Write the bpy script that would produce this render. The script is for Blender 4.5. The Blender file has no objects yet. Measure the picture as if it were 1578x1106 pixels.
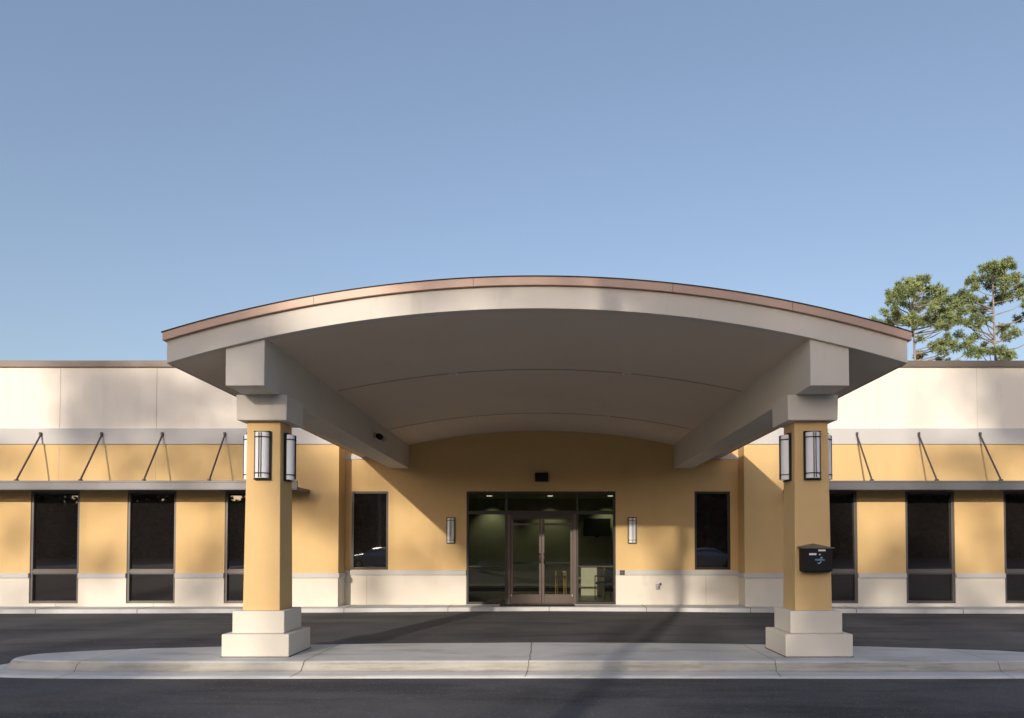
import bpy, bmesh, math, random
from mathutils import Vector, Matrix
random.seed(7)
SC = bpy.context.scene
COL = SC.collection
R = math.radians

# ------------------------------------------------------------ camera, sky, sun
cam_d = bpy.data.cameras.new('camera'); cam = bpy.data.objects.new('camera', cam_d); COL.objects.link(cam)
cam.location = (0, 0, 1.6); cam.rotation_euler = (R(91.6), 0, 0)
cam_d.sensor_width = 36; cam_d.lens = 36 * 1130 / 1578
cam_d.shift_x = -(840 - 789) / 1578; cam_d.shift_y = (810.4 - 553) / 1578
cam_d.clip_start = .1; cam_d.clip_end = 3000
SC.camera = cam
SX, SZ = .275, .25                       # sunlight drifts this far right / down per metre of depth
SUN_EL = math.atan(SZ / math.hypot(1, SX)); SUN_AZ = math.atan(SX)
world = bpy.data.worlds.new('World'); SC.world = world; world.use_nodes = True
wn = world.node_tree
sky = wn.nodes.new('ShaderNodeTexSky'); sky.sky_type = 'NISHITA'; sky.sun_disc = False
sky.sun_elevation = SUN_EL; sky.sun_rotation = math.pi + SUN_AZ
sky.air_density = 1.0; sky.dust_density = 2.4; sky.ozone_density = 3.0
bg = wn.nodes['Background']; bg.inputs[1].default_value = .15
gm = wn.nodes.new('ShaderNodeGamma'); gm.inputs[1].default_value = .80   # flatter, hazier sky
wn.links.new(sky.outputs[0], gm.inputs[0]); hz = wn.nodes.new('ShaderNodeMix'); hz.data_type = 'RGBA'; hz.blend_type = 'MULTIPLY'; hz.inputs[0].default_value = 1; hz.inputs[7].default_value = (1.19, 1.04, .99, 1)
wn.links.new(gm.outputs[0], hz.inputs[6]); wn.links.new(hz.outputs[2], bg.inputs[0])
sl = bpy.data.lights.new('sun', 'SUN'); sl.energy = 2.1; sl.angle = R(.6); sl.color = (1, .87, .72)
sun = bpy.data.objects.new('sun', sl); COL.objects.link(sun)
sun.rotation_euler = Vector((SX, 1, -SZ)).to_track_quat('-Z', 'Y').to_euler()
SC.view_settings.view_transform = 'Standard'; SC.view_settings.look = 'None'
SC.view_settings.exposure = 0.78; SC.view_settings.gamma = 1

# ------------------------------------------------------------ materials
def mat(name, c, rough=.8, var=.06, scale=1.5, bump=.0, bscale=60, metal=0, spec=.5, stains=None, c2=None, stretch=None, speckle=None, grime=None):
    m = bpy.data.materials.new(name); m.use_nodes = True
    t = m.node_tree; p = t.nodes['Principled BSDF']
    p.inputs['Roughness'].default_value = rough; p.inputs['Metallic'].default_value = metal
    p.inputs['Specular IOR Level'].default_value = spec
    tc = t.nodes.new('ShaderNodeTexCoord')
    n = t.nodes.new('ShaderNodeTexNoise'); n.inputs['Scale'].default_value = scale; n.inputs['Detail'].default_value = 6
    n.inputs['Roughness'].default_value = .6
    t.links.new(tc.outputs['Object'], n.inputs['Vector'])
    r = t.nodes.new('ShaderNodeValToRGB')
    r.color_ramp.elements[0].position = .3; r.color_ramp.elements[1].position = .7
    a = c2 if c2 else tuple(v * (1 - var) for v in c); b = tuple(min(1, v * (1 + var)) for v in c)
    r.color_ramp.elements[0].color = (*a, 1); r.color_ramp.elements[1].color = (*b, 1)
    t.links.new(n.outputs[0], r.inputs[0]); last = r.outputs[0]
    if stains:                            # (colour, scale, threshold, strength)
        sc_, s, th, st = stains
        n2 = t.nodes.new('ShaderNodeTexNoise'); n2.inputs['Scale'].default_value = s; n2.inputs['Detail'].default_value = 8
        n2.inputs['Roughness'].default_value = .7
        if stretch:
            mp = t.nodes.new('ShaderNodeMapping'); mp.inputs['Scale'].default_value = stretch
            t.links.new(tc.outputs['Object'], mp.inputs['Vector']); t.links.new(mp.outputs[0], n2.inputs['Vector'])
        else: t.links.new(tc.outputs['Object'], n2.inputs['Vector'])
        r2 = t.nodes.new('ShaderNodeValToRGB'); r2.color_ramp.elements[0].position = th; r2.color_ramp.elements[1].position = th + .12
        r2.color_ramp.elements[0].color = (0, 0, 0, 1); r2.color_ramp.elements[1].color = (st, st, st, 1)
        t.links.new(n2.outputs[0], r2.inputs[0])
        mx = t.nodes.new('ShaderNodeMix'); mx.data_type = 'RGBA'
        t.links.new(r2.outputs[0], mx.inputs[0]); t.links.new(last, mx.inputs[6]); mx.inputs[7].default_value = (*sc_, 1)
        last = mx.outputs[2]
    for (kc, ks, kth, kst, kstr) in ([speckle] if speckle else []) + (grime or []):   # fine grain / further stains
        n4 = t.nodes.new('ShaderNodeTexNoise'); n4.inputs['Scale'].default_value = ks; n4.inputs['Detail'].default_value = 5; n4.inputs['Roughness'].default_value = .65
        mp4 = t.nodes.new('ShaderNodeMapping'); mp4.inputs['Scale'].default_value = kstr; mp4.inputs['Location'].default_value = (3.1 * ks, 1.7, .3)
        t.links.new(tc.outputs['Object'], mp4.inputs['Vector']); t.links.new(mp4.outputs[0], n4.inputs['Vector'])
        r4 = t.nodes.new('ShaderNodeValToRGB'); r4.color_ramp.elements[0].position = kth; r4.color_ramp.elements[1].position = min(1, kth + .15)
        r4.color_ramp.elements[0].color = (0, 0, 0, 1); r4.color_ramp.elements[1].color = (kst, kst, kst, 1)
        t.links.new(n4.outputs[0], r4.inputs[0])
        m4 = t.nodes.new('ShaderNodeMix'); m4.data_type = 'RGBA'
        t.links.new(r4.outputs[0], m4.inputs[0]); t.links.new(last, m4.inputs[6]); m4.inputs[7].default_value = (*kc, 1); last = m4.outputs[2]
    t.links.new(last, p.inputs['Base Color'])
    if bump:
        n3 = t.nodes.new('ShaderNodeTexNoise'); n3.inputs['Scale'].default_value = bscale; n3.inputs['Detail'].default_value = 4
        t.links.new(tc.outputs['Object'], n3.inputs['Vector'])
        bp = t.nodes.new('ShaderNodeBump'); bp.inputs['Strength'].default_value = bump; bp.inputs['Distance'].default_value = .01
        t.links.new(n3.outputs[0], bp.inputs['Height']); t.links.new(bp.outputs[0], p.inputs['Normal'])
    return m

M = {}
M['cream'] = mat('cream_stucco', (.80, .76, .68), .9, .03, .8, .35, 70, speckle=((.5, .45, .38), 55, .6, .25, (1, 1, 1)), grime=[((.60, .55, .48), 1.6, .56, .25, (1.6, 1, .4))])
M['yellow'] = mat('ochre_stucco', (.66, .465, .22), .9, .04, .9, .35, 70, speckle=((.40, .26, .11), 55, .6, .3, (1, 1, 1)), grime=[((.52, .37, .18), 1.4, .56, .28, (1.5, 1, .5))])
M['wains'] = mat('wainscot_stucco', (.69, .65, .565), .9, .04, .9, .35, 70, stains=((.42, .37, .3), 1.3, .58, .25))
M['trim'] = mat('trim_stucco', (.52, .52, .515), .85, .03, .9, .25, 70)
M['greige'] = mat('canopy_stucco', (.64, .615, .56), .88, .03, .7, .3, 70, speckle=((.42, .39, .34), 55, .6, .2, (1, 1, 1)), grime=[((.40, .37, .32), 1.2, .57, .3, (2, 1, .5))])
M['soffit'] = mat('soffit_stucco', (.70, .62, .535), .9, .04, .6, .2, 60)
M['joint'] = mat('joint_sealant', (.48, .41, .34), .9)
M['coping'] = mat('coping_metal', (.17, .14, .12), .5, .06, .8, metal=.3)
M['copper'] = mat('copper_drip_edge', (.50, .36, .29), .55, .08, 1.2, metal=.2)
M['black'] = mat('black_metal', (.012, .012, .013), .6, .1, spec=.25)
M['roofing'] = mat('dark_roofing', (.04, .038, .036), .9, .2, 4)
M['frame'] = mat('window_frame_bronze', (.12, .112, .108), .45, .05, 3, metal=.3)
M['dframe'] = mat('dark_frame_bronze', (.028, .025, .024), .45, .05, 3, metal=.3)
M['door'] = mat('door_frame_bronze', (.085, .063, .054), .45, .05, 3, metal=.3)
M['awning'] = mat('sunshade_aluminium', (.14, .145, .155), .45, .05, 2, metal=.4)
M['rod'] = mat('rod_metal', (.085, .07, .062), .5, metal=.3)
M['asphalt'] = mat('asphalt', (.084, .085, .093), .9, .20, 1.1, .8, 160, stains=((.034, .035, .041), .5, .48, .8), stretch=(.45, 1.6, 1),
    speckle=((.26, .25, .24), 42, .56, .6, (1, 1, 1)), grime=[((.12, .115, .11), .35, .55, .45, (.3, 2.2, 1)), ((.022, .022, .024), 2.3, .66, .8, (1, 1, 1))])
M['fleck'] = mat('stone_flecks', (.26, .245, .22), .9)
M['concrete'] = mat('concrete', (.56, .57, .57), .9, .10, 1.6, .5, 90, stains=((.30, .28, .24), 2.2, .56, .3), speckle=((.30, .28, .25), 45, .6, .35, (1, 1, 1)))
M['curb'] = mat('curb_concrete', (.58, .585, .57), .9, .07, 2.5, .6, 60, stains=((.30, .27, .21), 1.6, .52, .45), stretch=(.45, 1.5, 5), speckle=((.28, .26, .22), 40, .6, .4, (1, 1, 1)), grime=[((.16, .15, .13), 7, .68, .6, (1, 1, 2))])
M['curb_face'] = mat('dirty_curb_face', (.44, .42, .37), .9, .12, 2.5, .6, 60, stains=((.22, .195, .15), 1.5, .48, .6), stretch=(.4, 1.5, 5), speckle=((.2, .18, .15), 40, .6, .4, (1, 1, 1)))
M['crack'] = mat('joint_dirt', (.05, .045, .04), .95)
M['grass'] = mat('dry_grass', (.10, .11, .04), .95, .25, 2)
M['diffuser'] = mat('white_diffuser', (.86, .88, .93), .55, .02)
M['grey_metal'] = mat('brushed_steel', (.45, .45, .46), .35, .04, metal=.8)
M['white'] = mat('white_sticker', (.8, .8, .8), .6, .02)
M['blue'] = mat('blue_sticker', (.10, .32, .55), .6, .02)
M['red'] = mat('red_lacquer', (.4, .07, .04), .5, .05)
M['lobby'] = mat('lobby_wall_paint', (.36, .37, .28), .9, .03)
M['lobby_floor'] = mat('lobby_floor_tile', (.22, .22, .14), .4, .1, 3)
M['ceiling'] = mat('lobby_ceiling', (.42, .42, .33), .9, .03)
M['wood'] = mat('varnished_wood', (.42, .27, .08), .5, .12, 6)
M['yellowp'] = mat('yellow_plastic', (.4, .32, .08), .5, .05)
M['tan'] = mat('tan_fabric', (.5, .4, .25), .8, .05)
M['fabric'] = mat('navy_fabric', (.03, .04, .055), .8, .1)
M['bark'] = mat('pine_bark', (.30, .26, .235), .95, .3, 3, .8, 12)
M['bark_dark'] = mat('dark_bark', (.09, .07, .055), .95, .3, 3)
M['needle'] = mat('pine_needles', (.25, .30, .12), .8, .25, .9, c2=(.12, .17, .075))
M['leaf_dark'] = mat('woodland_leaves', (.11, .10, .05), .8, .4, .6)
M['car_silver'] = mat('silver_car_paint', (.42, .46, .52), .25, .02, metal=.6)
M['rubber'] = mat('tyre_rubber', (.02, .02, .02), .8)
M['mat'] = mat('door_mat_rubber', (.018, .017, .016), .95, .2, 20, .6, 200)

def glass_dark(name, base, rough=.015, ior=1.6):
    m = bpy.data.materials.new(name); m.use_nodes = True
    t = m.node_tree; p = t.nodes['Principled BSDF']
    p.inputs['Base Color'].default_value = (*base, 1); p.inputs['Roughness'].default_value = rough; p.inputs['IOR'].default_value = ior
    tc = t.nodes.new('ShaderNodeTexCoord'); n = t.nodes.new('ShaderNodeTexNoise'); n.inputs['Scale'].default_value = .9
    t.links.new(tc.outputs['Object'], n.inputs['Vector'])
    b = t.nodes.new('ShaderNodeBump'); b.inputs['Strength'].default_value = .05; b.inputs['Distance'].default_value = .02
    t.links.new(n.outputs[0], b.inputs['Height']); t.links.new(b.outputs[0], p.inputs['Normal'])
    return m
M['glass_tint'] = glass_dark('tinted_glass', (.012, .0105, .010), ior=2.0)
def glass_clear(name, tint):
    m = bpy.data.materials.new(name); m.use_nodes = True
    t = m.node_tree; t.nodes.clear()
    o = t.nodes.new('ShaderNodeOutputMaterial'); mx = t.nodes.new('ShaderNodeMixShader')
    tr = t.nodes.new('ShaderNodeBsdfTransparent'); tr.inputs[0].default_value = (*tint, 1)
    gl = t.nodes.new('ShaderNodeBsdfGlossy'); gl.inputs['Roughness'].default_value = .01
    fr = t.nodes.new('ShaderNodeFresnel'); fr.inputs[0].default_value = 1.75
    t.links.new(fr.outputs[0], mx.inputs[0]); t.links.new(tr.outputs[0], mx.inputs[1]); t.links.new(gl.outputs[0], mx.inputs[2])
    t.links.new(mx.outputs[0], o.inputs[0]); return m
M['glass'] = glass_clear('storefront_glass', (.60, .64, .56))
def emis(name, c, s):
    m = bpy.data.materials.new(name); m.use_nodes = True; p = m.node_tree.nodes['Principled BSDF']
    p.inputs['Base Color'].default_value = (*c, 1); p.inputs['Emission Color'].default_value = (*c, 1); p.inputs['Emission Strength'].default_value = s
    return m
M['lamp_on'] = emis('lit_downlight', (1, .93, .75), .8)

# ------------------------------------------------------------ mesh helpers
class MB:
    def __init__(s): s.v = []; s.f = []
    def poly(s, pts):
        n = len(s.v); s.v += [tuple(p) for p in pts]; s.f.append(tuple(range(n, n + len(pts))))
    def box(s, x0, x1, y0, y1, z0, z1):
        n = len(s.v)
        s.v += [(x0, y0, z0), (x1, y0, z0), (x1, y1, z0), (x0, y1, z0), (x0, y0, z1), (x1, y0, z1), (x1, y1, z1), (x0, y1, z1)]
        s.f += [tuple(n + i for i in q) for q in ((0, 3, 2, 1), (4, 5, 6, 7), (0, 1, 5, 4), (1, 2, 6, 5), (2, 3, 7, 6), (3, 0, 4, 7))]
    def frustum(s, cx, cy, z0, z1, w0, w1, d0=None, d1=None):
        d0 = d0 or w0; d1 = d1 or w1; n = len(s.v)
        for z, w, d in ((z0, w0, d0), (z1, w1, d1)):
            s.v += [(cx - w / 2, cy - d / 2, z), (cx + w / 2, cy - d / 2, z), (cx + w / 2, cy + d / 2, z), (cx - w / 2, cy + d / 2, z)]
        s.f += [tuple(n + i for i in q) for q in ((0, 3, 2, 1), (4, 5, 6, 7), (0, 1, 5, 4), (1, 2, 6, 5), (2, 3, 7, 6), (3, 0, 4, 7))]
    def tube(s, pts, rad, seg=8, cap=True):
        rings = []; pts = [Vector(p) for p in pts]
        for i, p in enumerate(pts):
            d = (pts[min(i + 1, len(pts) - 1)] - pts[max(i - 1, 0)]).normalized()
            a = d.cross(Vector((0, 0, 1)))
            if a.length < .05: a = d.cross(Vector((0, 1, 0)))
            a.normalize(); b = d.cross(a); r = rad[i] if isinstance(rad, (list, tuple)) else rad
            rings.append(len(s.v))
            for k in range(seg):
                t = 2 * math.pi * k / seg; s.v.append(tuple(p + a * math.cos(t) * r + b * math.sin(t) * r))
        for i in range(len(rings) - 1):
            for k in range(seg):
                s.f.append((rings[i] + k, rings[i] + (k + 1) % seg, rings[i + 1] + (k + 1) % seg, rings[i + 1] + k))
        if cap:
            s.f.append(tuple(rings[0] + k for k in range(seg))[::-1]); s.f.append(tuple(rings[-1] + k for k in range(seg)))
    def prism(s, outline, z0, z1):        # outline in x,y
        n = len(s.v); k = len(outline)
        s.v += [(x, y, z0) for x, y in outline] + [(x, y, z1) for x, y in outline]
        s.f.append(tuple(range(n, n + k))[::-1]); s.f.append(tuple(range(n + k, n + 2 * k)))
        for i in range(k):
            j = (i + 1) % k; s.f.append((n + i, n + j, n + k + j, n + k + i))
    def arch(s, x0, x1, lo, hi, y0, y1, seg=48):   # slab between two height functions of x
        n = len(s.v)
        for i in range(seg + 1):
            x = x0 + (x1 - x0) * i / seg
            s.v += [(x, y0, lo(x)), (x, y1, lo(x)), (x, y1, hi(x)), (x, y0, hi(x))]
        for i in range(seg):
            a = n + 4 * i; b = a + 4
            s.f += [(a, a + 1, b + 1, b), (a + 1, a + 2, b + 2, b + 1), (a + 2, a + 3, b + 3, b + 2), (a + 3, a, b, b + 3)]
        s.f += [(n, n + 3, n + 2, n + 1), (n + 4 * seg, n + 4 * seg + 1, n + 4 * seg + 2, n + 4 * seg + 3)]
    def facade(s, x0, x1, z0, z1, y0, y1, holes=()):
        xs = sorted({x0, x1, *[min(max(h[i], x0), x1) for h in holes for i in (0, 1)]})
        zs = sorted({z0, z1, *[min(max(h[i], z0), z1) for h in holes for i in (2, 3)]})
        def solid(i, j):
            if i < 0 or j < 0 or i >= len(xs) - 1 or j >= len(zs) - 1: return False
            cx = (xs[i] + xs[i + 1]) / 2; cz = (zs[j] + zs[j + 1]) / 2
            return not any(h[0] < cx < h[1] and h[2] < cz < h[3] for h in holes)
        for i in range(len(xs) - 1):
            for j in range(len(zs) - 1):
                if not solid(i, j): continue
                a, b, c, d = xs[i], xs[i + 1], zs[j], zs[j + 1]
                s.poly([(a, y0, c), (b, y0, c), (b, y0, d), (a, y0, d)]); s.poly([(b, y1, c), (a, y1, c), (a, y1, d), (b, y1, d)])
                if not solid(i - 1, j): s.poly([(a, y1, c), (a, y0, c), (a, y0, d), (a, y1, d)])
                if not solid(i + 1, j): s.poly([(b, y0, c), (b, y1, c), (b, y1, d), (b, y0, d)])
                if not solid(i, j - 1): s.poly([(a, y1, c), (b, y1, c), (b, y0, c), (a, y0, c)])
                if not solid(i, j + 1): s.poly([(a, y0, d), (b, y0, d), (b, y1, d), (a, y1, d)])
    def build(s, name, m, parent=None, bevel=0, smooth=False, loc=None):
        off = Vector((0, 0, 0))
        if loc is not None: off = Vector(loc)
        me = bpy.data.meshes.new(name)
        base = off if loc is not None else (parent_world(parent) if parent else Vector((0, 0, 0)))
        me.from_pydata([tuple(Vector(v) - base) for v in s.v], [], s.f); me.materials.append(m)
        if smooth:
            for p in me.polygons: p.use_smooth = True
        me.update()
        o = bpy.data.objects.new(name, me); COL.objects.link(o)
        if parent: o.parent = parent
        if loc is not None: o.location = off - (parent_world(parent) if parent else Vector((0, 0, 0)))
        if bevel:
            b = o.modifiers.new('bevel', 'BEVEL'); b.width = bevel; b.segments = 2; b.limit_method = 'ANGLE'
        return o
def parent_world(o):
    v = Vector((0, 0, 0))
    while o: v += o.location; o = o.parent
    return v
def tag(o, label, cat, group=None, kind=None):
    if label: o['label'] = label
    if cat: o['category'] = cat
    if group: o['group'] = group
    if kind: o['kind'] = kind
    return o
def thing(name, loc, label, cat, group=None):
    o = bpy.data.objects.new(name, None); COL.objects.link(o); o.location = loc; o.empty_display_size = .3
    return tag(o, label, cat, group)
def kids(o): return [c for c in COL.objects if c.parent == o]
def copy_tree(o, parent=None):
    c = o.copy(); COL.objects.link(c)
    if parent: c.parent = parent
    for ch in kids(o): copy_tree(ch, c)
    return c
def struct(o): o['kind'] = 'structure'; return o

# ------------------------------------------------------------ ground
m = MB(); m.poly([(-400, -400, -.02), (400, -400, -.02), (400, 600, -.02), (-400, 600, -.02)])
struct(m.build('ground', M['grass']))
m = MB(); m.poly([(-60, -55, -.004), (60, -55, -.004), (60, 30, -.004), (-60, 30, -.004)])
struct(m.build('asphalt', M['asphalt']))
# pale stones worn into the asphalt surface
m = MB()
for i in range(1500):
    x = random.uniform(-9, 9); y = random.choice([random.uniform(6.2, 8.9), random.uniform(6.2, 8.9), random.uniform(11, 17.5)]); r = random.uniform(.003, .011)
    m.poly([(x + r * math.cos(a) * random.uniform(.6, 1.3), y + r * math.sin(a) * random.uniform(.6, 1.3), -.001) for a in (0, 1.2, 2.5, 3.8, 5.1)])
tag(m.build('gravel', M['fleck']), 'tiny pale stones scattered on the dark asphalt', 'gravel', kind='stuff')

# sidewalk along the building
front = [(-24, 17.4), (-13, 17.58), (-9, 17.68), (-5.2, 17.88), (-2.5, 18.15), (0, 18.3), (2.5, 18.15), (5, 17.9), (9, 17.62), (13, 17.5), (24, 17.3)]
m = MB()
out = front + [(24, 20.0), (-24, 20.0)]
m.prism(out, -.1, .095)
sw = struct(m.build('sidewalk', M['concrete'], bevel=.015))
m = MB()
for x in [-12.2, -9.8, -7.3, -4.9, -2.4, 0.1, 2.5, 5.0, 7.5, 10, 12.4]:
    for (a, b) in zip(front, front[1:]):
        if a[0] <= x < b[0]: yf = a[1] + (b[1] - a[1]) * (x - a[0]) / (b[0] - a[0])
    m.box(x - .006, x + .006, yf - .004, 20, -.05, .0985)
struct(m.build('sidewalk_joint', M['crack'])).parent = sw

# traffic island with mountable kerb and gutter pan
XC, HX = -.02, 6.88
def yf(x): return 9.42 - .16 * ((x - XC) / HX) ** 2
def yb(x): return 11.1 - .85 * ((x - XC) / HX) ** 2
def island(off, n=160):
    pts = []
    for i in range(n):
        t = 2 * math.pi * i / n
        c, s_ = math.cos(t), math.sin(t)
        x = XC + (HX) * math.copysign(abs(c) ** (2 / 5), c)
        mid = (yf(x) + yb(x)) / 2; h = (yb(x) - yf(x)) / 2
        y = mid + h * math.copysign(abs(s_) ** (2 / 3.2), s_)
        pts.append(Vector((x, y)))
    res = []
    for i in range(n):
        d = (pts[(i + 1) % n] - pts[i - 1]).normalized(); res.append(pts[i] + Vector((d.y, -d.x)) * off)
    return res
prof = [(0, .150), (.035, .147), (.065, .130), (.085, .10), (.105, .06), (.13, .038), (.16, .030), (.30, .018), (.44, .010), (.445, -.05)]
m = MB(); rings = [island(o) for o, z in prof]
n = len(rings[0])
for k, (o, z) in enumerate(prof):
    for p in rings[k]:
        w = .003 * math.sin(p.x * 3.1 + k) + .002 * math.sin(p.x * 9 + 2 * k)
        m.v.append((p.x, p.y, z + (w if 0 < k < 8 else 0)))
for k in range(len(prof) - 1):
    for i in range(n):
        j = (i + 1) % n; m.f.append((k * n + i, (k + 1) * n + i, (k + 1) * n + j, k * n + j))
m.f.append(tuple(range(n)))
isl = struct(m.build('traffic_island', M['curb'], smooth=False))
isl.data.materials.append(M['curb_face'])
for p in isl.data.polygons:
    p.use_smooth = len(p.vertices) == 4
    if len(p.vertices) == 4 and p.index // n in (2, 3, 4, 5): p.material_index = 1
m = MB()
for x in (-5.85, -3.05, -.2, 2.92, 5.7):
    wob = [random.uniform(-.008, .008) for _ in range(30)]
    path = []
    y = yb(x)
    while y > yf(x): path.append((x + wob[len(path) % 30], y, .1545)); y -= .12
    base = yf(x)
    for o, z in prof[:-1]: path.append((x + wob[len(path) % 30] * .8 - (o * .12), base - o, z + .006))
    for a, b in zip(path, path[1:]):
        m.poly([(a[0] - .0035, a[1], a[2]), (a[0] + .0035, a[1], a[2]), (b[0] + .0035, b[1], b[2]), (b[0] - .0035, b[1], b[2])])
    # the matching joint down the back kerb
    for (o1, z1), (o2, z2) in zip(prof[:-2], prof[1:-1]):
        yy = yb(x); m.poly([(x - .005, yy + o1, z1 + .006), (x - .005, yy + o2, z2 + .006), (x + .005, yy + o2, z2 + .006), (x + .005, yy + o1, z1 + .006)])
c_ = m.build('concrete_joint', M['crack'], isl)

# ------------------------------------------------------------ building
WY, RY = 18.45, 19.05                     # wing face, recessed face
XL, XR = -5.2, 5.02                       # ends of the recess
ENDL, ENDR = -19.5, 19.5
B = thing('clinic_building', (0, WY, .0), 'long single storey ochre and cream stucco building with dark windows and a recessed glass entrance', 'building')
CAPT, CAPB = .932, .81
winL = [(-17.85, -16.62), (-15.4, -14.17), (-12.953, -11.72), (-10.518, -9.29), (-8.062, -6.83)]
winR = [(6.62, 7.858), (9.071, 10.309), (11.547, 12.785), (14.02, 15.26), (16.5, 17.74)]
WZ0, WZ1 = .175, 3.0
def holes(ws): return [(a, b, WZ0, WZ1) for a, b in ws]
for (x0, x1, ws) in ((ENDL, XL, winL), (XR, ENDR, winR)):
    m = MB(); m.facade(x0, x1, CAPT - .03, 4.2, WY, WY + .82, holes(ws)); m.build('wall_panel', M['yellow'], B)
    m = MB(); m.facade(x0 + (.0 if x0 > 0 else 0), x1, 4.2, 6.134, WY + .012, WY + .82); m.build('upper_wall_panel', M['cream'], B)
    m = MB(); m.facade(x0, x1, .0, CAPB + .01, WY - .012, WY + .81, holes(ws)); m.build('wainscot', M['wains'], B)
    xs = [x0] + [v for w in ws for v in w] + [x1]
    for a, b in zip(xs[::2], xs[1::2]):
        a2 = a if a in (XR,) else a; m = MB()
        m.box(a2 - (.04 if a == XR else 0), b + (.04 if b == XL else 0), WY - .05, (RY - .051 if XR == a or XL == b else WY + .1), CAPB, CAPT); m.build('wainscot_cap', M['trim'], B, bevel=.012)
    m = MB(); m.box(x0 - (.03 if x0 == XR else 0), x1 + (.03 if x1 == XL else 0), WY - .035, WY + .1, 4.18, 4.583); m.build('band_moulding', M['trim'], B, bevel=.01)
# panel joints in the stucco
for x in (-16.9, -14.72, -12.27, -9.83, -7.4):
    for bx in ((x - .006, x + .006, WY + .008, WY + .013, 4.585, 6.13), (x - .006, x + .006, WY - .004, WY + .001, 3.0, 4.178), (x - .006, x + .006, WY - .015, WY - .011, .1, .174)):
        m = MB(); m.box(*bx); m.build('wall_joint', M['joint'], B)
for x in (6.1, 8.45, 10.93, 13.4, 15.9):
    m = MB(); m.box(x - .003, x + .003, WY + .009, WY + .0125, 4.585, 6.13); m.build('wall_joint', M['joint'], B)
# recessed entrance wall
SF = (-2.043, 1.833, .1, 3.035)
rw = [(-5.032, -4.075), (3.884, 4.815)]
RZ0, RZ1 = 1.0, 3.035
m = MB(); m.facade(XL, XR, .96, 6.134, RY, RY + .22, [SF, (rw[0][0], rw[0][1], RZ0, RZ1), (rw[1][0], rw[1][1], RZ0, RZ1)]); m.build('entrance_wall', M['yellow'], B)
m = MB(); m.facade(XL, XR, 0, .87, RY - .012, RY + .22, [SF]); m.build('wainscot', M['wains'], B)
for a, b in ((XL, SF[0]), (SF[1], XR)):
    m = MB(); m.box(a, b, RY - .05, RY + .1, .86, .986); m.build('wainscot_cap', M['trim'], B, bevel=.012)
for x in (-4.62, 4.17):
    m = MB(); m.box(x - .006, x + .006, RY - .015, RY - .0115, .1, .86); m.build('wall_joint', M['joint'], B)
for a, b in ((XL, -4.03), (3.85, XR)):
    m = MB(); m.box(a, b, RY - .03, RY + .05, 3.865, 3.99); m.build('band_moulding', M['trim'], B)
# coping along the roof edge
m = MB()
for a, b, y in ((ENDL, XL + .03, WY), (XR - .03, ENDR, WY)): m.box(a, b, y - .045, y + .5, 6.134, 6.30)
m.box(XL + .03, XR - .03, RY - .045, RY + .3, 6.134, 6.298)
m.build('roof_coping', M['coping'], B, bevel=.01)
m = MB(); m.box(ENDL + .05, ENDR - .05, WY + .455, 45, 5.7, 5.9); m.build('roof', M['roofing'], B)
m = MB(); m.box(ENDL, ENDL + .3, WY + .46, 45, 0, 6.12); m.box(ENDR - .3, ENDR, WY + .46, 45, 0, 6.12); m.box(ENDL + .3, ENDR - .3, 44.7, 45, 0, 6.12)
m.build('outer_wall', M['cream'], B)
for x in (ENDL + 5, ENDR - 5):            # expansion seams in the coping
    pass
# windows of the wings: one frame with its panes, copied along
def wing_window(x0, x1):
    m = MB(); f = .062; y0, y1 = WY + .02, WY + .12; TZ0, TZ1 = .90, 1.035
    m.box(x0 - .0, x0 + f, y0, y1, WZ0, WZ1); m.box(x1 - f, x1, y0, y1, WZ0, WZ1)
    m.box(x0 + f, x1 - f, y0, y1, WZ0, WZ0 + f); m.box(x0 + f, x1 - f, y0, y1, WZ1 - f, WZ1)
    m.box(x0 + f, x1 - f, y0 - .006, y1, TZ0 + .03, TZ1 - .03); m.box(x0 + f, x1 - f, y0 + .02, y1, TZ0, TZ1)
    # thin inner bead
    w = m.build('window', M['frame'], B, bevel=.006, loc=((x0 + x1) / 2, WY, WZ0))
    for z0, z1 in ((WZ0 + f, TZ0), (TZ1, WZ1 - f)):
        g = MB(); g.box(x0 + f - .01, x1 - f + .01, y1 - .035, y1 - .02, z0 - .01, z1 + .01); g.build('pane', M['glass_tint'], w)
    return w
w0 = wing_window(*winL[0])
for a, b in winL[1:] + winR:
    w = copy_tree(w0); w.location.x = (a + b) / 2
# added dark box behind each window opening keeps the rooms unlit
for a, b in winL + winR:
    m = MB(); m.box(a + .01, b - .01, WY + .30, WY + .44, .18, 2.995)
    m.build('blackout_box', M['black'], B)
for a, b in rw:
    m = MB(); m.box(a - .1, b + .1, RY + .24, RY + .5, .8, 3.2); m.build('blackout_box', M['black'], B)
for a, b in rw:
    m = MB(); f = .06; y0, y1 = RY + .015, RY + .1
    m.box(a, a + f, y0, y1, RZ0, RZ1); m.box(b - f, b, y0, y1, RZ0, RZ1); m.box(a + f, b - f, y0, y1, RZ0, RZ0 + f); m.box(a + f, b - f, y0, y1, RZ1 - f, RZ1)
    w = m.build('window', M['dframe'], B, bevel=.006, loc=((a + b) / 2, RY, RZ0))
    g = MB(); g.box(a + f - .01, b - f + .01, y1 - .04, y1 - .025, RZ0 + f - .01, RZ1 - f + .01); g.build('pane', M['glass_tint'], w)
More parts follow.
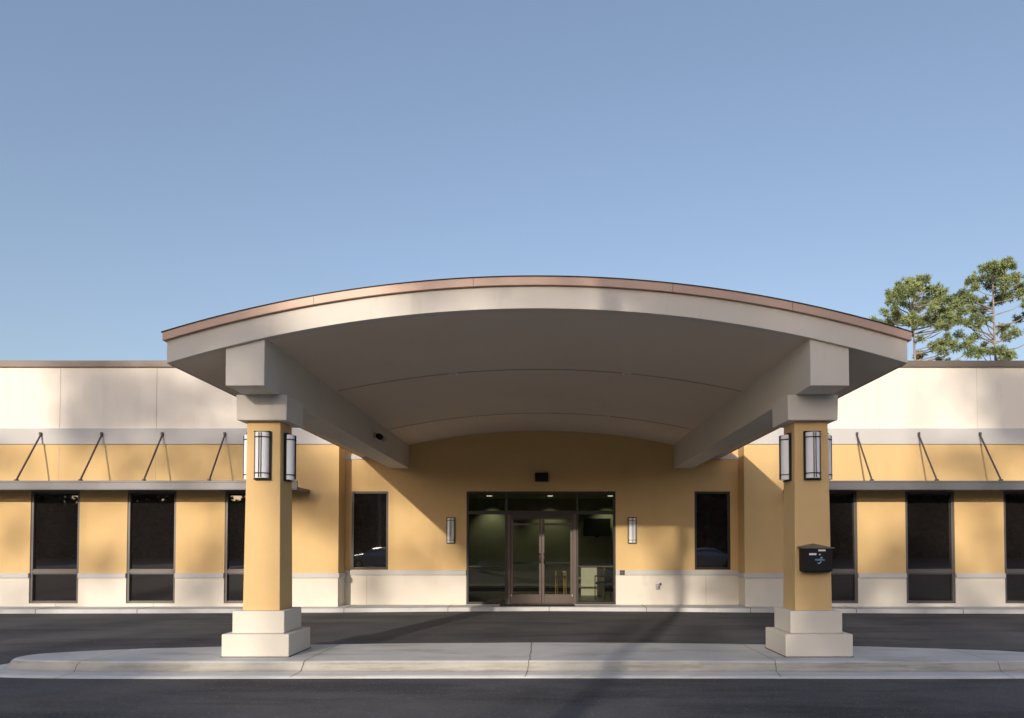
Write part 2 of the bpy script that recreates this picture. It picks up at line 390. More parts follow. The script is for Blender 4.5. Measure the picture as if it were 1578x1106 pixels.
# storefront
FY0, FY1 = RY + .01, RY + .12
m = MB()
V = [(-2.043, -1.985), (-1.045, -.975), (.81, .866), (1.775, 1.833)]
for a, b in V: m.box(a, b, FY0, FY1, .1, 3.035)
for (a, b) in ((-1.985, -1.045), (-.975, .81), (.866, 1.775)):
    m.box(a, b, FY0, FY1, 2.975, 3.035); m.box(a, b, FY0, FY1, 2.44, 2.535)
for (a, b) in ((-1.985, -1.045), (.866, 1.775)):
    m.box(a, b, FY0, FY1, .1, .165); m.box(a, b, FY0 + .01, FY1, 1.06, 1.105)
sfr = m.build('storefront_frame', M['dframe'], B, bevel=.005)
for (a, b, c, d) in ((-1.985, -1.045, 2.535, 2.975), (-.975, .81, 2.535, 2.975), (.866, 1.775, 2.535, 2.975), (-1.985, -1.045, 1.105, 2.44), (-1.985, -1.045, .165, 1.06),
                     (.866, 1.775, 1.105, 2.44), (.866, 1.775, .165, 1.06)):
    g = MB(); g.poly([(a, RY + .07, c), (b, RY + .07, c), (b, RY + .07, d), (a, RY + .07, d)]); g.build('glass_pane', M['glass'], sfr)
m = MB(); m.box(-.975, -.90, FY0 - .008, FY1, .1, 2.44); m.box(.725, .81, FY0 - .008, FY1, .1, 2.44); m.box(-.90, .725, FY0, FY1, .1, .125)
df = m.build('door_frame', M['door'], B, bevel=.004)
m = MB(); m.box(-.90, .725, FY0 - .008, FY1, 2.33, 2.44); m.build('header', M['dframe'], df, bevel=.004)  # same bronze as the door frame; its darker colour stands in for shade
for (x0, x1, hx, hs) in ((-.897, -.092, -.14, -1), (-.084, .722, -.03, 1)):
    y0, y1 = RY + .03, RY + .08; s = .066
    m = MB(); m.box(x0, x0 + s, y0, y1, .13, 2.325); m.box(x1 - s, x1, y0, y1, .13, 2.325)
    m.box(x0 + s, x1 - s, y0, y1, .13, .36); m.box(x0 + s, x1 - s, y0, y1, 2.15, 2.21); m.box(x0 + s, x1 - s, y0, y1, 2.305, 2.325)
    d = m.build('door', M['door'], B, bevel=.004)
    g = MB(); g.poly([(x0 + s, y1 - .02, .36), (x1 - s, y1 - .02, .36), (x1 - s, y1 - .02, 2.15), (x0 + s, y1 - .02, 2.15)])
    g.poly([(x0 + s, y1 - .02, 2.21), (x1 - s, y1 - .02, 2.21), (x1 - s, y1 - .02, 2.305), (x0 + s, y1 - .02, 2.305)]); g.build('door_glass', M['glass'], d)
    g = MB(); g.tube([(hx, y0, 1.42), (hx, y0 - .06, 1.41), (hx + hs * .0, y0 - .07, 1.30), (hx, y0 - .06, 1.18), (hx, y0, 1.17)], .012, 8)
    g.build('handle', M['dframe'], d, smooth=True)
    g = MB(); g.box(x0 + s, x1 - s, y1, y1 + .05, 1.15, 1.20); g.build('push_bar', M['dframe'], d)
    g = MB(); g.box(x0 + .005 if hs < 0 else x1 - .03, x0 + .03 if hs < 0 else x1 - .005, y0 - .02, y0 + .0, .31, .35); g.build('pivot', M['grey_metal'], d)
# lobby behind the glass
LX0, LX1, LY0, LY1, LZ = -3.2, 3.4, RY + .221, 24.5, 3.2
m = MB()
m.box(LX0 - .1, LX0, LY0, LY1, .1, LZ); m.box(LX1, LX1 + .1, LY0, LY1, .1, LZ); m.box(LX0, LX1, LY1, LY1 + .1, .1, LZ)
m.build('lobby_wall', M['lobby'], B)
m = MB(); m.box(LX0 - .1, LX1 + .1, LY0, LY1 + .1, LZ, LZ + .1); m.build('lobby_ceiling', M['ceiling'], B)
m = MB(); m.box(LX0 - .1, LX1 + .1, 20.001, LY1 + .1, .0, .1); m.build('lobby_floor', M['lobby_floor'], B)
m = MB(); m.box(LX0, LX1, LY1 - .03, LY1, .1, .22); m.build('skirting_board', M['dframe'], B)
lp = None
for i, x in enumerate((-1.76, .16, 2.06)):
    m = MB(); m.tube([(x, 23.1, LZ - .012), (x, 23.1, LZ)], .085, 20)
    o = m.build('ceiling_downlight', M['lamp_on'], None, loc=(x, 23.1, LZ))
    tag(o, ['lit round ceiling downlight behind the left transom glass', 'lit round ceiling downlight behind the middle transom glass above the doors', 'lit round ceiling downlight above the television'][i], 'ceiling light', 'ceiling downlights in the lobby')
    l = bpy.data.lights.new('downlight_lamp', 'SPOT'); l.energy = 14; l.color = (1, .95, .62); l.spot_size = R(95); l.spot_blend = .8; l.shadow_soft_size = .05
    lo = bpy.data.objects.new('downlight_lamp', l); COL.objects.link(lo); lo.location = (x, 24.0, LZ - .05); lo.rotation_euler = (R(15), 0, 0)
# television
tv = thing('television', (1.72, 24.3, 1.93), 'flat black television hung on the lobby wall right of the doors', 'television')
m = MB(); m.box(1.27, 2.17, 24.28, 24.34, 1.95, 2.53); m.build('screen', M['black'], tv, bevel=.01)
m = MB(); m.box(1.6, 1.84, 24.34, 24.5, 2.15, 2.35); m.build('wall_bracket', M['black'], tv)
m = MB(); m.box(1.66, 1.78, 24.3, 24.33, 1.915, 1.949); m.build('sensor_bar', M['black'], tv)
# chairs in the lobby
def chair(loc, rot, fab, leg, label, cat='chair', arms=True):
    c = thing('waiting_chair', (0, 0, 0), label, cat)
    m = MB(); m.box(-.25, .25, -.25, .25, .42, .5); m.build('seat', fab, c, bevel=.02)
    m = MB(); m.box(-.25, .25, .2, .26, .55, .86); m.build('backrest', fab, c, bevel=.02)
    for x in (-.27, .27):
        for y in (-.24, .24):
            g = MB(); g.tube([(x, y, 0), (x, y, .66 if y < 0 else .84)], .014, 8); g.build('leg', leg, c)
        g = MB(); g.tube([(x, -.24, .66), (x, .24, .66)], .018, 8); g.build('armrest', leg, c)
    c.location = loc; c.rotation_euler.z = rot; return c
chair((1.78, 20.9, .1), R(-150), M['fabric'], M['black'], 'dark blue waiting chair seen from behind through the right side glass')
chair((1.15, 24.1, .1), 0, M['tan'], M['grey_metal'], 'tan waiting chair with steel legs against the lobby wall')
t = thing('side_table', (2.25, 21.2, .1), 'small red side table beside the dark waiting chair', 'table')
m = MB(); m.box(2.05, 2.45, 21.0, 21.4, .5, .54); m.build('tabletop', M['red'], t, bevel=.008)
for x in (2.08, 2.42):
    for y in (21.03, 21.37):
        m = MB(); m.box(x - .02, x + .02, y - .02, y + .02, .1, .5); m.build('leg', M['red'], t)
# folding stand with yellow webbing, seen through the right door leaf
t = thing('folding_stand', (.45, 21.0, .1), 'tan folding stand with crossed yellow straps behind the right door leaf', 'stand')
m = MB()
m.box(.30, .60, 20.9, 21.1, .86, .90); m.build('top_board', M['tan'], t)
for a, b in ((.30, .58), (.60, .32)):
    m = MB(); m.tube([(a, 21.0, .88), (b, 21.0, .42)], .016, 6); m.build('strap', M['yellowp'], t)
for x in (.30, .36, .54, .60):
    m = MB(); m.tube([(x, 20.92 if x in (.30, .54) else 21.08, .1), (x, 21.0, .88)], .018, 6); m.build('leg', M['wood'], t)
o = thing('sun_patch_panel', (1.46, 22.5, .1), 'low cream panel added for the sunlit patch on the lobby wall, behind the right side glass', 'divider')  # added panel standing in for the sunlit lower part of the lobby wall
m = MB(); m.box(1.10, 1.83, 22.5, 22.62, .1, .96); m.build('panel', M['cream'], o, bevel=.01)
m = MB(); m.box(1.07, 1.86, 22.47, 22.65, .961, 1.0); m.build('top_rail', M['dframe'], o, bevel=.005)
# wall switch plates, hose bib etc.
o = thing('intercom_plate', (1.99, RY - .05, .9), 'small grey four-button plate on the stone coloured ledge right of the glass front', 'intercom')
m = MB(); m.box(1.93, 2.06, RY - .075, RY - .051, .865, .99); m.build('plate', M['frame'], o, bevel=.006)
for x in (1.965, 2.02):
    for z in (.895, .95):
        m = MB(); m.box(x - .016, x + .016, RY - .083, RY - .0755, z - .016, z + .016); m.build('button', M['black'], o)
o = thing('wall_tap', (2.92, RY - .012, .56), 'small chrome tap box low on the pale wall right of the entrance', 'tap')
m = MB(); m.box(2.86, 2.98, RY - .05, RY - .013, .48, .63); m.build('tap_box', M['grey_metal'], o, bevel=.02)
m = MB(); m.tube([(2.92, RY - .05, .58), (2.92, RY - .11, .58), (2.92, RY - .13, .53)], .018, 8); m.build('spout', M['grey_metal'], o)
m = MB(); m.box(2.96, 3.0, RY - .08, RY - .05, .60, .66); m.build('lever', M['rod'], o)
o = thing('door_mat', (-.2, 18.7, .1), 'black ribbed rubber mat in front of the double doors', 'door mat')
m = MB(); m.box(-1.15, .75, 18.48, 18.92, .0985, .112); m.build('mat_base', M['mat'], o)
m = MB()
for k in range(30): m.box(-1.13 + k * .0625, -1.10 + k * .0625, 18.5, 18.9, .1125, .118)
m.build('rib', M['mat'], o)
o = thing('wall_spotlight', (-.09, RY, 3.39), 'black box light on the wall above the glass entrance', 'wall light')
m = MB(); m.box(-.26, .08, RY - .16, RY, 3.29, 3.51); m.build('housing', M['black'], o, bevel=.01)
m = MB(); m.box(-.23, .05, RY - .14, RY - .02, 3.28, 3.291); m.build('lens', M['glass_tint'], o)

# ------------------------------------------------------------ entrance canopy
C0 = -.10; HALF = 4.655; RAD = 15.94
def arc(x): return RAD - math.sqrt(RAD * RAD - (x - C0) ** 2)
def zb(x): return 4.597 - arc(x)
CXL, CXR, CY = -3.80, 3.595, 10.09
K = thing('entrance_canopy', (C0, CY, 0), 'wide arched entrance canopy with greige fascia on two square ochre columns', 'canopy')
x0, x1 = C0 - HALF, C0 + HALF
m = MB(); m.arch(x0, x1, zb, lambda x: zb(x) + .285, 9.15, 9.27); m.build('fascia', M['greige'], K, bevel=.006)
m = MB(); m.arch(x0 - .03, x1 + .03, lambda x: zb(x) + .285, lambda x: zb(x) + .385, 9.10, 9.27); m.arch(x0 - .03, x0 - .001, lambda x: zb(x) + .02, lambda x: zb(x) + .385, 9.271, RY - .01, 2)
m.arch(x1 + .001, x1 + .03, lambda x: zb(x) + .02, lambda x: zb(x) + .385, 9.271, RY - .01, 2); m.build('drip_edge', M['copper'], K)
for xs in (-2.9, -.9, 1.6, 3.1):
    m = MB(); m.arch(xs - .004, xs + .004, lambda x: zb(x) + .283, lambda x: zb(x) + .387, 9.097, 9.11, 1); m.build('drip_edge_seam', M['coping'], K)
m = MB(); m.arch(x0 - .045, x1 + .045, lambda x: zb(x) + .386, lambda x: zb(x) + .398, 9.09, RY - .01); m.build('roof', M['roofing'], K)
m = MB(); m.arch(x0, x1, lambda x: zb(x) + .018, lambda x: zb(x) + .12, 9.271, RY - .001); m.build('soffit', M['soffit'], K)
for y in (12.39, 16.47):
    m = MB(); m.arch(-3.52, 3.33, lambda x: zb(x) + .006, lambda x: zb(x) + .0185, y - .012, y + .012); m.build('soffit_joint', M['joint'], K)
for a, b in ((-4.035, -3.545), (3.35, 3.84)):
    m = MB(); m.arch(a, b, lambda x: 3.63, lambda x: zb(x) + .05, 9.2, RY - .001, 4); m.build('beam', M['greige'], K, bevel=.008)
for cx, lab in ((CXL, None), (CXR, None)):
    m = MB(); m.frustum(cx, CY, .745, 3.29, .495, .45); col = m.build('column', M['yellow'], K, bevel=.008)
    m = MB(); m.frustum(cx + (.01 if cx < 0 else -.015), CY, 3.29, 3.629, .665, .68); m.build('capital', M['greige'], col, bevel=.008)
    m = MB(); m.frustum(cx, CY, .152, .45, .885, .885); m.frustum(cx, CY, .451, .745, .69, .69); m.build('plinth', M['wains'], col, bevel=.012)
    m = MB(); m.frustum(cx, CY, .1515, .158, .9, .9); m.build('sealant_joint', M['crack'], col)
# soffit lights
d0 = None
for i, (x, y, lab) in enumerate(((-1.56, 12.39, 'front left'), (1.39, 12.39, 'front right'), (-1.55, 16.47, 'rear left'), (1.38, 16.47, 'rear right'))):
    lb = 'tiny unlit round light in the canopy ceiling, %s of the four' % lab
    o = thing('ceiling_light', (x, y, zb(x) + .01), lb, 'ceiling light', 'recessed lights in the canopy ceiling')
    m = MB(); m.tube([(x, y, zb(x) + .0), (x, y, zb(x) + .03)], .075, 20); m.build('ring', M['white'], o)
    m = MB(); m.tube([(x, y, zb(x) - .004), (x, y, zb(x) + .01)], .05, 20); m.build('lens', M['grey_metal'], o)
# security cameras on the inner side of the left beam
for i, (y, sc_) in enumerate(((15.15, 1.0), (15.55, .8))):
    o = thing('security_camera', (-3.53, y, 3.87), ['black dome camera on the inner face of the left canopy beam', 'smaller pale bracket camera just behind the black dome on the left beam'][i], 'security camera', 'cameras on the left canopy beam')
    m = MB(); m.box(-3.544, -3.50, y - .06, y + .06, 3.84, 3.96); m.build('mount', M['white'] if i else M['grey_metal'], o, bevel=.01)
    m = MB(); m.tube([(-3.50, y, 3.9), (-3.45, y, 3.89), (-3.40, y, 3.86), (-3.37, y, 3.84)], [.045, .065, .06, .03], 14); m.build('dome', M['black'] if not i else M['grey_metal'], o, smooth=True)

# ------------------------------------------------------------ wall lamps (local: wall at y=0, facing -y)
def make_lamp(w, h, d):
    t = thing('wall_lamp', (0, 0, 0), 'x', 'wall lamp', 'barred half-round wall lamps')
    m = MB(); m.box(-w / 2, w / 2, -.03, 0, -h / 2, h / 2); m.build('backplate', M['black'], t, bevel=.004)
    m = MB(); n = 28; pts = []
    for k in range(n + 1):
        a = math.pi * k / n; pts.append((-(w / 2 - .022) * math.cos(a), -.03 - (d - .03) * math.sin(a) ** .8))
    m.prism(pts[::-1] if False else pts, -h / 2 + .02, h / 2 - .02); m.build('diffuser', M['diffuser'], t, smooth=False)
    for z in (-h / 2 + .085, h / 2 - .085):
        m = MB(); pp = []
        for k in range(n + 1):
            a = math.pi * k / n; pp.append((-(w / 2 - .014) * math.cos(a), -.03 - (d - .022) * math.sin(a) ** .8, z))
        m.tube(pp, .0065, 6); m.build('hoop', M['black'], t)
    for x in (-.014, .014):
        m = MB(); m.box(x - .0045, x + .0045, -d - .012, -d - .003, -h / 2 + .025, h / 2 - .025); m.build('bar', M['black'], t)
    for z in (-h / 2, h / 2 - .012):
        m = MB(); m.box(-w / 2 + .0, w / 2 - .0, -.05, -.03, z, z + .012); m.build('rim', M['black'], t)
    return t
L0 = make_lamp(.225, .655, .115)
spots = [(CXL, CY - .232, 0, 'lamp on the front face of the left column'), (CXL - .232, CY, -90, 'lamp on the outer face of the left column, mostly hidden'),
         (CXL + .232, CY, 90, 'lamp on the inner face of the left column'), (CXR, CY - .232, 0, 'lamp on the front face of the right column above the mailbox'),
         (CXR - .232, CY, -90, 'lamp on the inner face of the right column'), (CXR + .232, CY, 90, 'lamp on the outer face of the right column, mostly hidden')]
for i, (x, y, a, lb) in enumerate(spots):
    o = L0 if i == 0 else copy_tree(L0)
    o.location = (x, y, 2.825); o.rotation_euler.z = R(a); o['label'] = 'white half-round barred ' + lb
L1 = make_lamp(.225, .68, .11)
for i, (x, lb) in enumerate(((-2.445, 'entrance wall lamp left of the glass front'), (2.26, 'entrance wall lamp right of the glass front'))):
    o = L1 if i == 0 else copy_tree(L1)
    o.location = (x, RY, 2.02); o['label'] = 'white barred ' + lb

# ------------------------------------------------------------ mailbox
mb = thing('mailbox', (3.6, 9.84, 1.25), 'black wall mailbox with peaked lid on the front of the right column', 'mailbox')
m = MB(); Y0, Y1 = 9.655, 9.846
bx0, bx1 = 3.405, 3.785
m.frustum((bx0 + bx1) / 2, (Y0 + Y1) / 2, 1.275, 1.585, bx1 - bx0 - .004, bx1 - bx0, Y1 - Y0 - .004, Y1 - Y0); m.frustum((bx0 + bx1) / 2, (Y0 + Y1) / 2 + .01, 1.255, 1.2745, bx1 - bx0 - .06, bx1 - bx0 - .01, Y1 - Y0 - .06, Y1 - Y0 - .02)
m.build('box_body', M['black'], mb, bevel=.008)
m = MB(); a, b = bx0 - .018, bx1 + .018; mid = (a + b) / 2
for (yy0, yy1) in ((Y0 - .02, Y1),):
    n = len(m.v)
    m.v += [(a, yy0, 1.585), (mid, yy0, 1.612), (b, yy0, 1.585), (b, yy0, 1.575), (a, yy0, 1.575), (a, yy1, 1.600), (mid, yy1, 1.642), (b, yy1, 1.600), (b, yy1, 1.575), (a, yy1, 1.575)]
    m.f += [tuple(n + i for i in q) for q in ((4, 3, 2, 1, 0), (5, 6, 7, 8, 9), (0, 1, 6, 5), (1, 2, 7, 6), (2, 3, 8, 7), (3, 4, 9, 8), (4, 0, 5, 9))]
m.build('lid', M['coping'], mb)
yy = Y0 + .0005
m = MB(); m.box(3.475, 3.57, Y0 - .0015, Y0 + .02, 1.487, 1.512); m.box(3.595, 3.69, Y0 - .0025, Y0 + .02, 1.538, 1.561)
m.box(3.606, 3.622, Y0 - .0015, Y0 + .02, 1.487, 1.503); m.build('sticker', M['white'], mb)
m = MB()
for k, (xx, w, h) in enumerate(((3.555, .018, .022), (3.578, .016, .022), (3.598, .016, .022), (3.618, .018, .026), (3.641, .014, .022), (3.659, .016, .018))):
    m.box(xx, xx + w, Y0 - .0005, Y0 + .03, 1.415 - (k % 2) * .002, 1.415 + h)
m.build('lettering', M['blue'], mb)
m = MB(); m.tube([(3.585, Y0 + .001, 1.385), (3.605, Y0 + .001, 1.375), (3.622, Y0 + .001, 1.392), (3.632, Y0 + .001, 1.405)], .004, 6)
m.tube([(3.625, Y0, 1.448), (3.637, Y0, 1.46), (3.65, Y0, 1.45)], .0035, 6); m.build('emblem', M['white'], mb)

# ------------------------------------------------------------ sunshades on rods
AY0 = 17.5
for side, (ax0, ax1, rods) in enumerate(((-19.2, -5.93, [-17.31, -15.78, -14.24, -12.70, -11.163, -9.638, -8.065, -6.49]), (6.0, 19.2, [6.29, 7.851, 9.408, 10.949, 12.49, 14.03, 15.57, 17.1]))):
    A = thing('sunshade', ((ax0 + ax1) / 2, WY, 2.96), ['long grey metal sunshade over the windows of the left wing, hung on slanted rods', 'long grey metal sunshade over the windows of the right wing, hung on slanted rods'][side], 'awning', 'sunshades over the wing windows')
    m = MB(); m.box(ax0, ax1, AY0, AY0 + .05, 2.957, 3.176); m.box(ax0, ax1, AY0 - .012, AY0 + .0, 3.135, 3.176); m.box(ax0, ax1, AY0 - .012, AY0, 2.957, 2.985)
    m.build('fascia', M['awning'], A, bevel=.005)
    m = MB(); m.box(ax0, ax1, AY0 + .051, WY, 2.99, 3.03); m.build('deck', M['awning'], A)
    m = MB(); m.box(ax0, ax0 + .04, AY0 + .051, WY, 2.96, 2.989); m.box(ax1 - .04, ax1, AY0 + .051, WY, 2.96, 2.989)
    m.build('end_rail', M['awning'], A)
    for x in rods:
        m = MB(); m.tube([(x, WY - .045, 4.43), (x, AY0 + .07, 3.19)], .021, 8)
        r_ = m.build('rod', M['rod'], A, smooth=False)
        m = MB(); m.box(x - .022, x + .022, WY - .10, WY - .036, 4.385, 4.475); m.build('wall_bracket', M['rod'], r_, bevel=.006)
        m = MB(); m.box(x - .03, x + .03, AY0 + .03, AY0 + .13, 3.177, 3.215); m.build('foot_bracket', M['rod'], r_, bevel=.006)

# ------------------------------------------------------------ trees
def leaf_quad(m, c, s, stretch=1.0, n=None):
    a = Vector((random.gauss(0, 1), random.gauss(0, 1), random.gauss(0, 1))).normalized()
    b = a.cross(Vector((random.gauss(0, 1), random.gauss(0, 1), random.gauss(0, 1)))).normalized()
    a = a * s * stretch; b = b * s * .5
    m.poly([c - a * .5 - b * .3, c + a * .1 - b, c + a * .6, c + a * .1 + b])
def needle_tuft(m, c, r, n):
    for _ in range(n):
        d = Vector((random.gauss(0, 1), random.gauss(0, 1), random.gauss(.25, 1))).normalized()
        s = d.cross(Vector((random.gauss(0, 1), random.gauss(0, 1), random.gauss(0, 1)))).normalized()
        L = r * 1.2 * random.uniform(.7, 1.1); w = r * .085
        m.poly([c + d * r * .1 - s * w * .4, c + d * r * .1 + s * w * .4, c + d * L * .7 + s * w, c + d * L, c + d * L * .6 - s * w])
def pine(base, height, clumps, label, group, trunk_r=.17, tuft=.24, dens=1.0, lean=0):
    t = thing('pine_tree', base, label, 'tree', group)
    bx, by, bz = base
    m = MB(); pts = [];rad = []
    for k in range(13):
        u = k / 12; pts.append((bx + lean * u + .12 * math.sin(u * 7 + bx), by + .1 * math.sin(u * 5), bz + height * u)); rad.append(trunk_r * (1 - .82 * u) + (.08 if k == 0 else 0))
    m.tube(pts, rad, 10)
    def at(z):
        u = max(0, min(1, (z - bz) / height)) * 12; k = min(11, int(u)); return Vector(pts[k]).lerp(Vector(pts[k + 1]), u - k)
    for (cx, cy, cz, r) in clumps:
        c = Vector((cx, cy, cz)); d = math.hypot(cx - bx, cy - by)
        a = at(min(cz - .3 * d - .15, bz + height * .97)); midp = a.lerp(c, .55) + Vector((random.uniform(-.1, .1), 0, -.08 * d))
        m.tube([a, midp, c], [.022 + .012 * d, .02 + .005 * d, .012], 5, cap=False)
        for _ in range(3):
            e = c + Vector((random.gauss(0, r * .5), random.gauss(0, r * .5), random.gauss(0, r * .3))); m.tube([midp.lerp(c, .6), e], [.012, .006], 4, cap=False)
    for _ in range(10):
        z = bz + height * random.uniform(.35, .75); a = at(z); e = a + Vector((random.choice([-1, 1]) * random.uniform(.4, 1.1), random.uniform(-.5, .5), random.uniform(-.1, .2))); m.tube([a, e], [.02, .006], 4, cap=False)
    m.build('trunk', M['bark'], t, smooth=True)
    m = MB()
    for (cx, cy, cz, r) in clumps:
        nt = int(18 * dens * (r / .4) ** 2)
        for _ in range(nt):
            d = Vector((random.gauss(0, 1), random.gauss(0, 1), random.gauss(0, .75))); d = d.normalized() * r * random.random() ** .45
            needle_tuft(m, Vector((cx, cy, cz)) + d, tuft, 34)
    m.build('crown', M['needle'], t)
    return t
TD = 45.0
def tree_pts(lst, bx, D):
    out = []
    for (px, py, r) in lst:
        X = (px / 4.81 + 1300 - 840) * D / 1130; Z = 1.6 + (842 - (py / 4.81 + 370)) * D / 1130 - .12
        w = max(.4, math.sqrt(max(0, 2.6 ** 2 - min(2.5, abs(X - bx)) ** 2)))
        dy = random.uniform(-w, w) * .8; q = (D + dy) / D
        out.append((bx + (X - bx) + X * (q - 1), D + dy, 1.6 + (Z - 1.6) * q, r / 4.81 * D / 1130 * 1.05))
    return out
c1 = [(545,265,46),(620,275,46),(490,295,40),(440,325,46),(385,370,46),(365,420,30),(440,400,46),(500,360,46),(560,330,46),(640,340,40),(700,330,46),(760,370,46),(790,420,40),(720,410,40),(640,420,30),(600,470,36),(520,470,36),(690,480,44),(770,500,50),(840,450,40),(900,510,40),(880,570,34),(330,510,25),(400,520,40),(350,580,42),(430,560,46),(520,560,56),(600,580,52),(690,560,52),(780,560,46),(840,570,40),(240,590,36),(290,610,36),(740,600,36),(740,740,44),(800,735,36),(850,760,38),(910,760,36),(950,810,40),(760,800,38),(580,830,36),(690,760,34),(590,700,24),(800,620,24),(780,680,22),(730,870,26),(870,890,25),(790,890,25),(410,460,30),(560,400,30),(470,440,24)]
c2 = [(1250,130,45),(1130,150,46),(1080,180,40),(1190,180,45),(1290,160,30),(1020,250,45),(970,270,35),(1100,240,46),(1200,240,50),(1300,250,46),(1350,300,50),(1130,300,46),(1230,300,50),(930,370,46),(880,400,40),(1000,330,36),(960,420,44),(1040,420,40),(1180,400,50),(1250,400,40),(1330,370,40),(910,460,36),(980,480,42),(1060,500,36),(1130,450,26),(990,560,40),(940,590,36),(1020,600,38),(1080,570,36),(870,570,30),(1210,610,34),(1230,690,38),(1300,660,38),(1310,560,30),(1190,640,28),(880,680,30),(960,710,36),(1000,690,28),(1030,800,46),(1060,760,28),(1100,800,38),(1200,810,46),(1260,830,40),(1210,870,40),(1400,420,46),(1430,340,46),(1410,520,40),(1400,640,36),(1450,700,40),(1420,240,40)]
b1 = (1412 - 840) * TD / 1130; b2 = (1538 - 840) * (TD + 3) / 1130
pine((b1, TD, 0), 17.9, tree_pts(c1, b1, TD), 'left pine with rounded dense crown rising behind the right wing roof', 'pines behind the building')
pine((b2, TD + 3, 0), 20.6, tree_pts(c2, b2, TD + 3), 'taller sparser right pine behind the roof at the picture edge', 'pines behind the building', dens=.85)

# trees across the car park behind the camera: they shade the front of the building
SD = -60.0
blobs = [(-11.2,5.4,1.1,.9),(-9.8,5.2,1.0,.75),(-8.3,5.7,.8,.5),(-6.8,5,.9,.7),(-5.6,5.6,1,.6),(-14.2,3.9,.75,.8),(-14.6,2.6,.8,.6),(-11.4,4.3,.7,.4),(-10.2,3.7,.9,.45),(-8.8,3.8,.9,.5),(-7.2,3.7,1,.6),
 (-5.8,3.2,1,.7),(-5.6,2.2,.7,.5),(-8.4,1.4,.6,.6),(-8.6,.6,.6,.7),(-10.9,1.3,.5,.4),(-13.2,1.9,.5,.5),(-13.4,.5,.6,.4),
 (-3.9,3.2,.6,.4),(-3.5,1.4,.5,.5),(-2.3,1.9,.8,.7),(-4.7,.8,.5,.5),(-2.9,1.0,.4,.3),
 (3.0,2.8,.6,.3),(3.9,2.4,.8,.6),(4.8,2.2,.9,.9),(6.2,2.0,1,.9),(7.1,1.5,.7,.6),(3.2,1.2,.5,.5),(4.2,.8,.6,.6),(5.9,.8,.9,.9),(6.0,-.4,.9,.9),(6.3,-1.4,.9,.85),(7.6,.3,.9,.75),(9,.4,.8,.7),
 (9.4,1.5,.7,.6),(10.8,.3,.8,.6),(11.2,2.0,.7,.45),(12.5,.5,1,.7),(8.6,1.3,.5,.5),(14,1.2,1,.6),(4.9,.2,.7,.6),(5.0,1.3,.6,.6),
 (11.5,5.7,.9,.9),(12.5,5,1,.92),(13.3,5.9,1,.9),(14.5,5.2,1,.9),(11.7,4.5,.6,.6),(13.1,3.9,.8,.6),(10.2,3.9,.5,.5),(11.2,3.6,.6,.6),(13.6,2.8,.8,.5),
 (-3,-2.7,1,.7),(-1.4,-3,.9,.6),(4.4,-2.2,.8,.45),(5.6,-2.8,1,.8),(7.2,-2.5,1.1,.8),(8.6,-2.2,1,.8),(-4.6,-2.3,.9,.6),(-6,-1.8,.8,.5),(-9,-1.2,.9,.55),(-11.5,-1.4,1,.6),
 (-7.5,-.6,.7,.4),(2.6,-1.2,.6,.35),(.6,-1.2,.5,.3),(8.6,-1,.9,.6),(10.6,-.9,.9,.6),(12.6,-.8,1,.5),(-13,-.6,.8,.5),(-3.6,-1.0,.5,.3),(4.3,-1.4,.6,.5),
 (-.9,3.4,.8,.4),(1.2,3.7,1,.5),(1.3,2.75,.6,.4),(2.1,2.75,.8,.3),(-1.4,2.1,.6,.6),(-.95,1.8,.4,.85),(-.95,1.3,.42,.9),(-.95,.8,.42,.85),(-.95,.3,.4,.8),(-1.1,2.7,.6,.5)]
trunks = [-15.4, -11.8, -8.0, -4.4, -.9, 3.0, 6.3, 9.6, 13.0]
group = {i: [] for i in range(len(trunks))}
for b in blobs:
    i = min(range(len(trunks)), key=lambda k: abs(trunks[k] - b[0])); group[i].append(b)
labs = ['leftmost', 'second', 'third', 'fourth', 'fifth', 'sixth', 'seventh', 'eighth', 'rightmost']
for i, xw in enumerate(trunks):
    y0 = SD + random.uniform(-3, 3); k = WY - y0
    bx = xw - SX * k; top = 19.0 + 6.5
    t = thing('pine_tree', (bx, y0, 0), labs[i] + ' of nine tall pines across the car park, facing the building', 'tree', 'pines across the car park')
    m = MB(); m.tube([(bx + .15 * math.sin(u * 6), y0, top * u) for u in [j / 10 for j in range(11)]], [.26 - .02 * j for j in range(11)], 8)
    cr = MB()
    for (wx, wz, r, op) in group[i]:
        y = y0 + random.uniform(-2.5, 2.5); kk = WY - y
        c = Vector((wx - SX * kk, y, wz + SZ * kk))
        a = Vector((bx, y0, c.z - .25 * abs(c.x - bx) - .3)); m.tube([a, a.lerp(c, .6) - Vector((0, 0, .15)), c], [.07, .05, .02], 5, cap=False)
        nq = int(-math.log(1 - op) * math.pi * r * r / .042)
        for _ in range(nq):
            d = Vector((random.gauss(0, .52), random.gauss(0, .52), random.gauss(0, .45))) * r
            leaf_quad(cr, c + d, random.uniform(.3, .55))
    m.build('trunk', M['bark'], t); cr.build('crown', M['needle'], t)
# undergrowth and woodland edge behind them
m = MB()
for _ in range(36000):
    x = random.uniform(-75, 100); h = (9.0 if x < -35 else 11.6) + .8 * math.sin(x * .31) + .9 * math.sin(x * .83 + 2)
    z = h * (1 - random.random() ** 1.3) ; y = SD - 4 - random.uniform(0, 6) + z * .3
    leaf_quad(m, Vector((x, y, z)), random.uniform(.5, 1.1))
m.poly([(-75, SD - 11, 0), (100, SD - 11, 0), (100, SD - 11, 10.6), (-33, SD - 11, 10.6), (-34, SD - 11, 7), (-75, SD - 11, 7.0)])
tag(m.build('woodland', M['leaf_dark']), 'dark woodland edge of shrubs and undergrowth across the car park', 'woodland', kind='stuff')

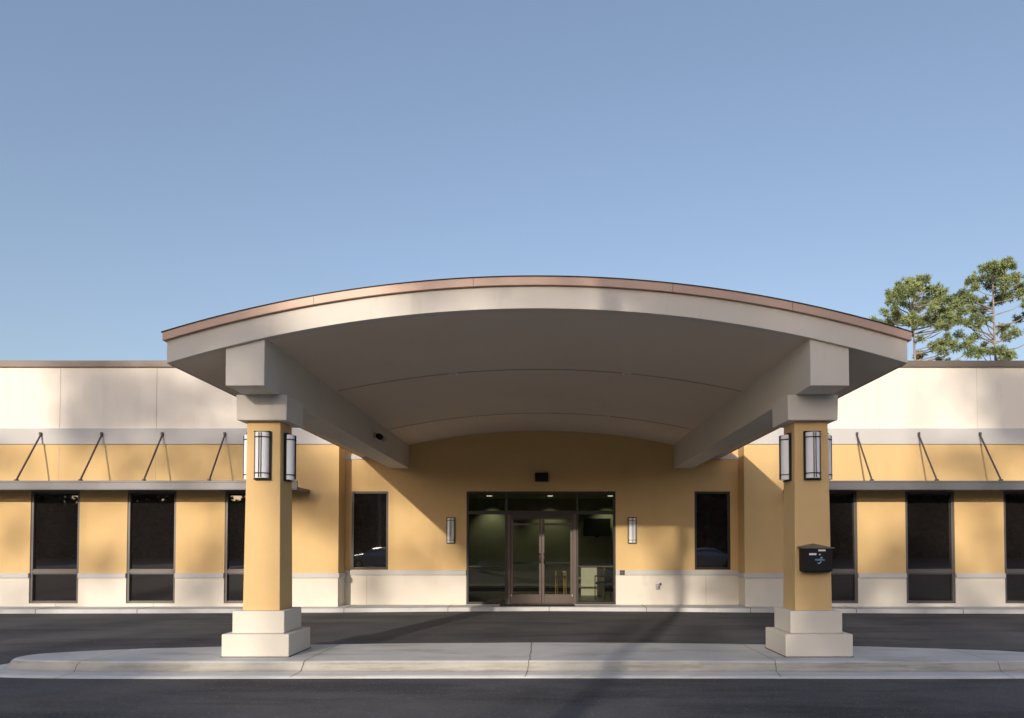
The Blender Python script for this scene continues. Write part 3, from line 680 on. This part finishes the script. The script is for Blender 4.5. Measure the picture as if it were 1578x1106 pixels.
# ------------------------------------------------------------ car park lamp post (its shadow crosses the island and fascia)
py = -8.0; px = .155 - .271 * (7 - py)
lp = thing('street_lamp', (px, py, 0), 'tall bronze car park lamp post with a flat rectangular head', 'street lamp')
m = MB(); m.frustum(px, py, 0, .7, .5, .46); m.build('base', M['concrete'], lp, bevel=.03)
m = MB(); m.frustum(px, py, .7, 9.4, .27, .18); m.build('pole', M['dframe'], lp)
m = MB(); m.box(px - .2, px + .2, py - .95, py - .2, 9.25, 9.4); m.box(px - .04, px + .04, py - .2, py, 9.3, 9.36); m.build('lamp_head', M['dframe'], lp, bevel=.02)

# ------------------------------------------------------------ parked cars behind the camera (reflected in the side windows)
def make_car():
    c = thing('parked_car', (0, 0, 0), 'x', 'car', 'cars parked facing the building')
    # side outline in y,z (front at +y), lofted across x
    prof_ = [(-2.2, .35), (-2.25, .75), (-2.1, .98), (-1.5, 1.02), (-1.0, 1.40), (-.3, 1.47), (.35, 1.42), (1.05, 1.0), (1.9, .88), (2.2, .70), (2.25, .4), (1.9, .25), (-1.9, .25)]
    m = MB(); xs = [(-.88, .90), (-.80, 1.0), (0, 1.03), (.80, 1.0), (.88, .90)]
    n = len(prof_)
    for k, (x, s) in enumerate(xs):
        for (y, z) in prof_:
            xx = x * (.82 if z > 1.1 else 1); m.v.append((xx, y * (.97 + .03 * s), .25 + (z - .25) * (s if z < 1.1 else (s + .0))))
    for k in range(len(xs) - 1):
        for i in range(n):
            j = (i + 1) % n; m.f.append((k * n + i, k * n + j, (k + 1) * n + j, (k + 1) * n + i))
    m.f.append(tuple(range(n))[::-1]); m.f.append(tuple((len(xs) - 1) * n + i for i in range(n)))
    m.build('body', M['car_silver'], c, bevel=.03)
    g = MB(); g.poly([(-.66, .42, 1.40), (.66, .42, 1.40), (.76, 1.02, 1.06), (-.76, 1.02, 1.06)]); g.build('windscreen', M['glass_tint'], c)
    for s in (-1, 1):
        g = MB(); g.poly([(s * .80, -1.15, 1.06), (s * .82, .85, 1.06), (s * .74, .28, 1.36), (s * .74, -.85, 1.36)]); g.build('side_window', M['glass_tint'], c)
        g = MB(); g.box(s * .72 - .15, s * .72 + .15, 2.16, 2.27, .62, .76); g.build('headlight', M['white'], c)
        for y in (-1.4, 1.35):
            g = MB(); g.tube([(s * .70, y, .32), (s * .90, y, .32)], .32, 20); w = g.build('wheel', M['rubber'], c)
            g = MB(); g.tube([(s * .885, y, .32), (s * .915, y, .32)], .2, 16); g.build('rim', M['grey_metal'], w)
    return c
car = make_car()
car.location = (-12.6, -17, 0); car.rotation_euler.z = R(80); car['label'] = 'silver saloon parked across the lot, left of the lamp post'
c2_ = copy_tree(car); c2_.location = (12.4, -17, 0); c2_.rotation_euler.z = R(-84); c2_['label'] = 'silver saloon parked across the lot, right of the lamp post'
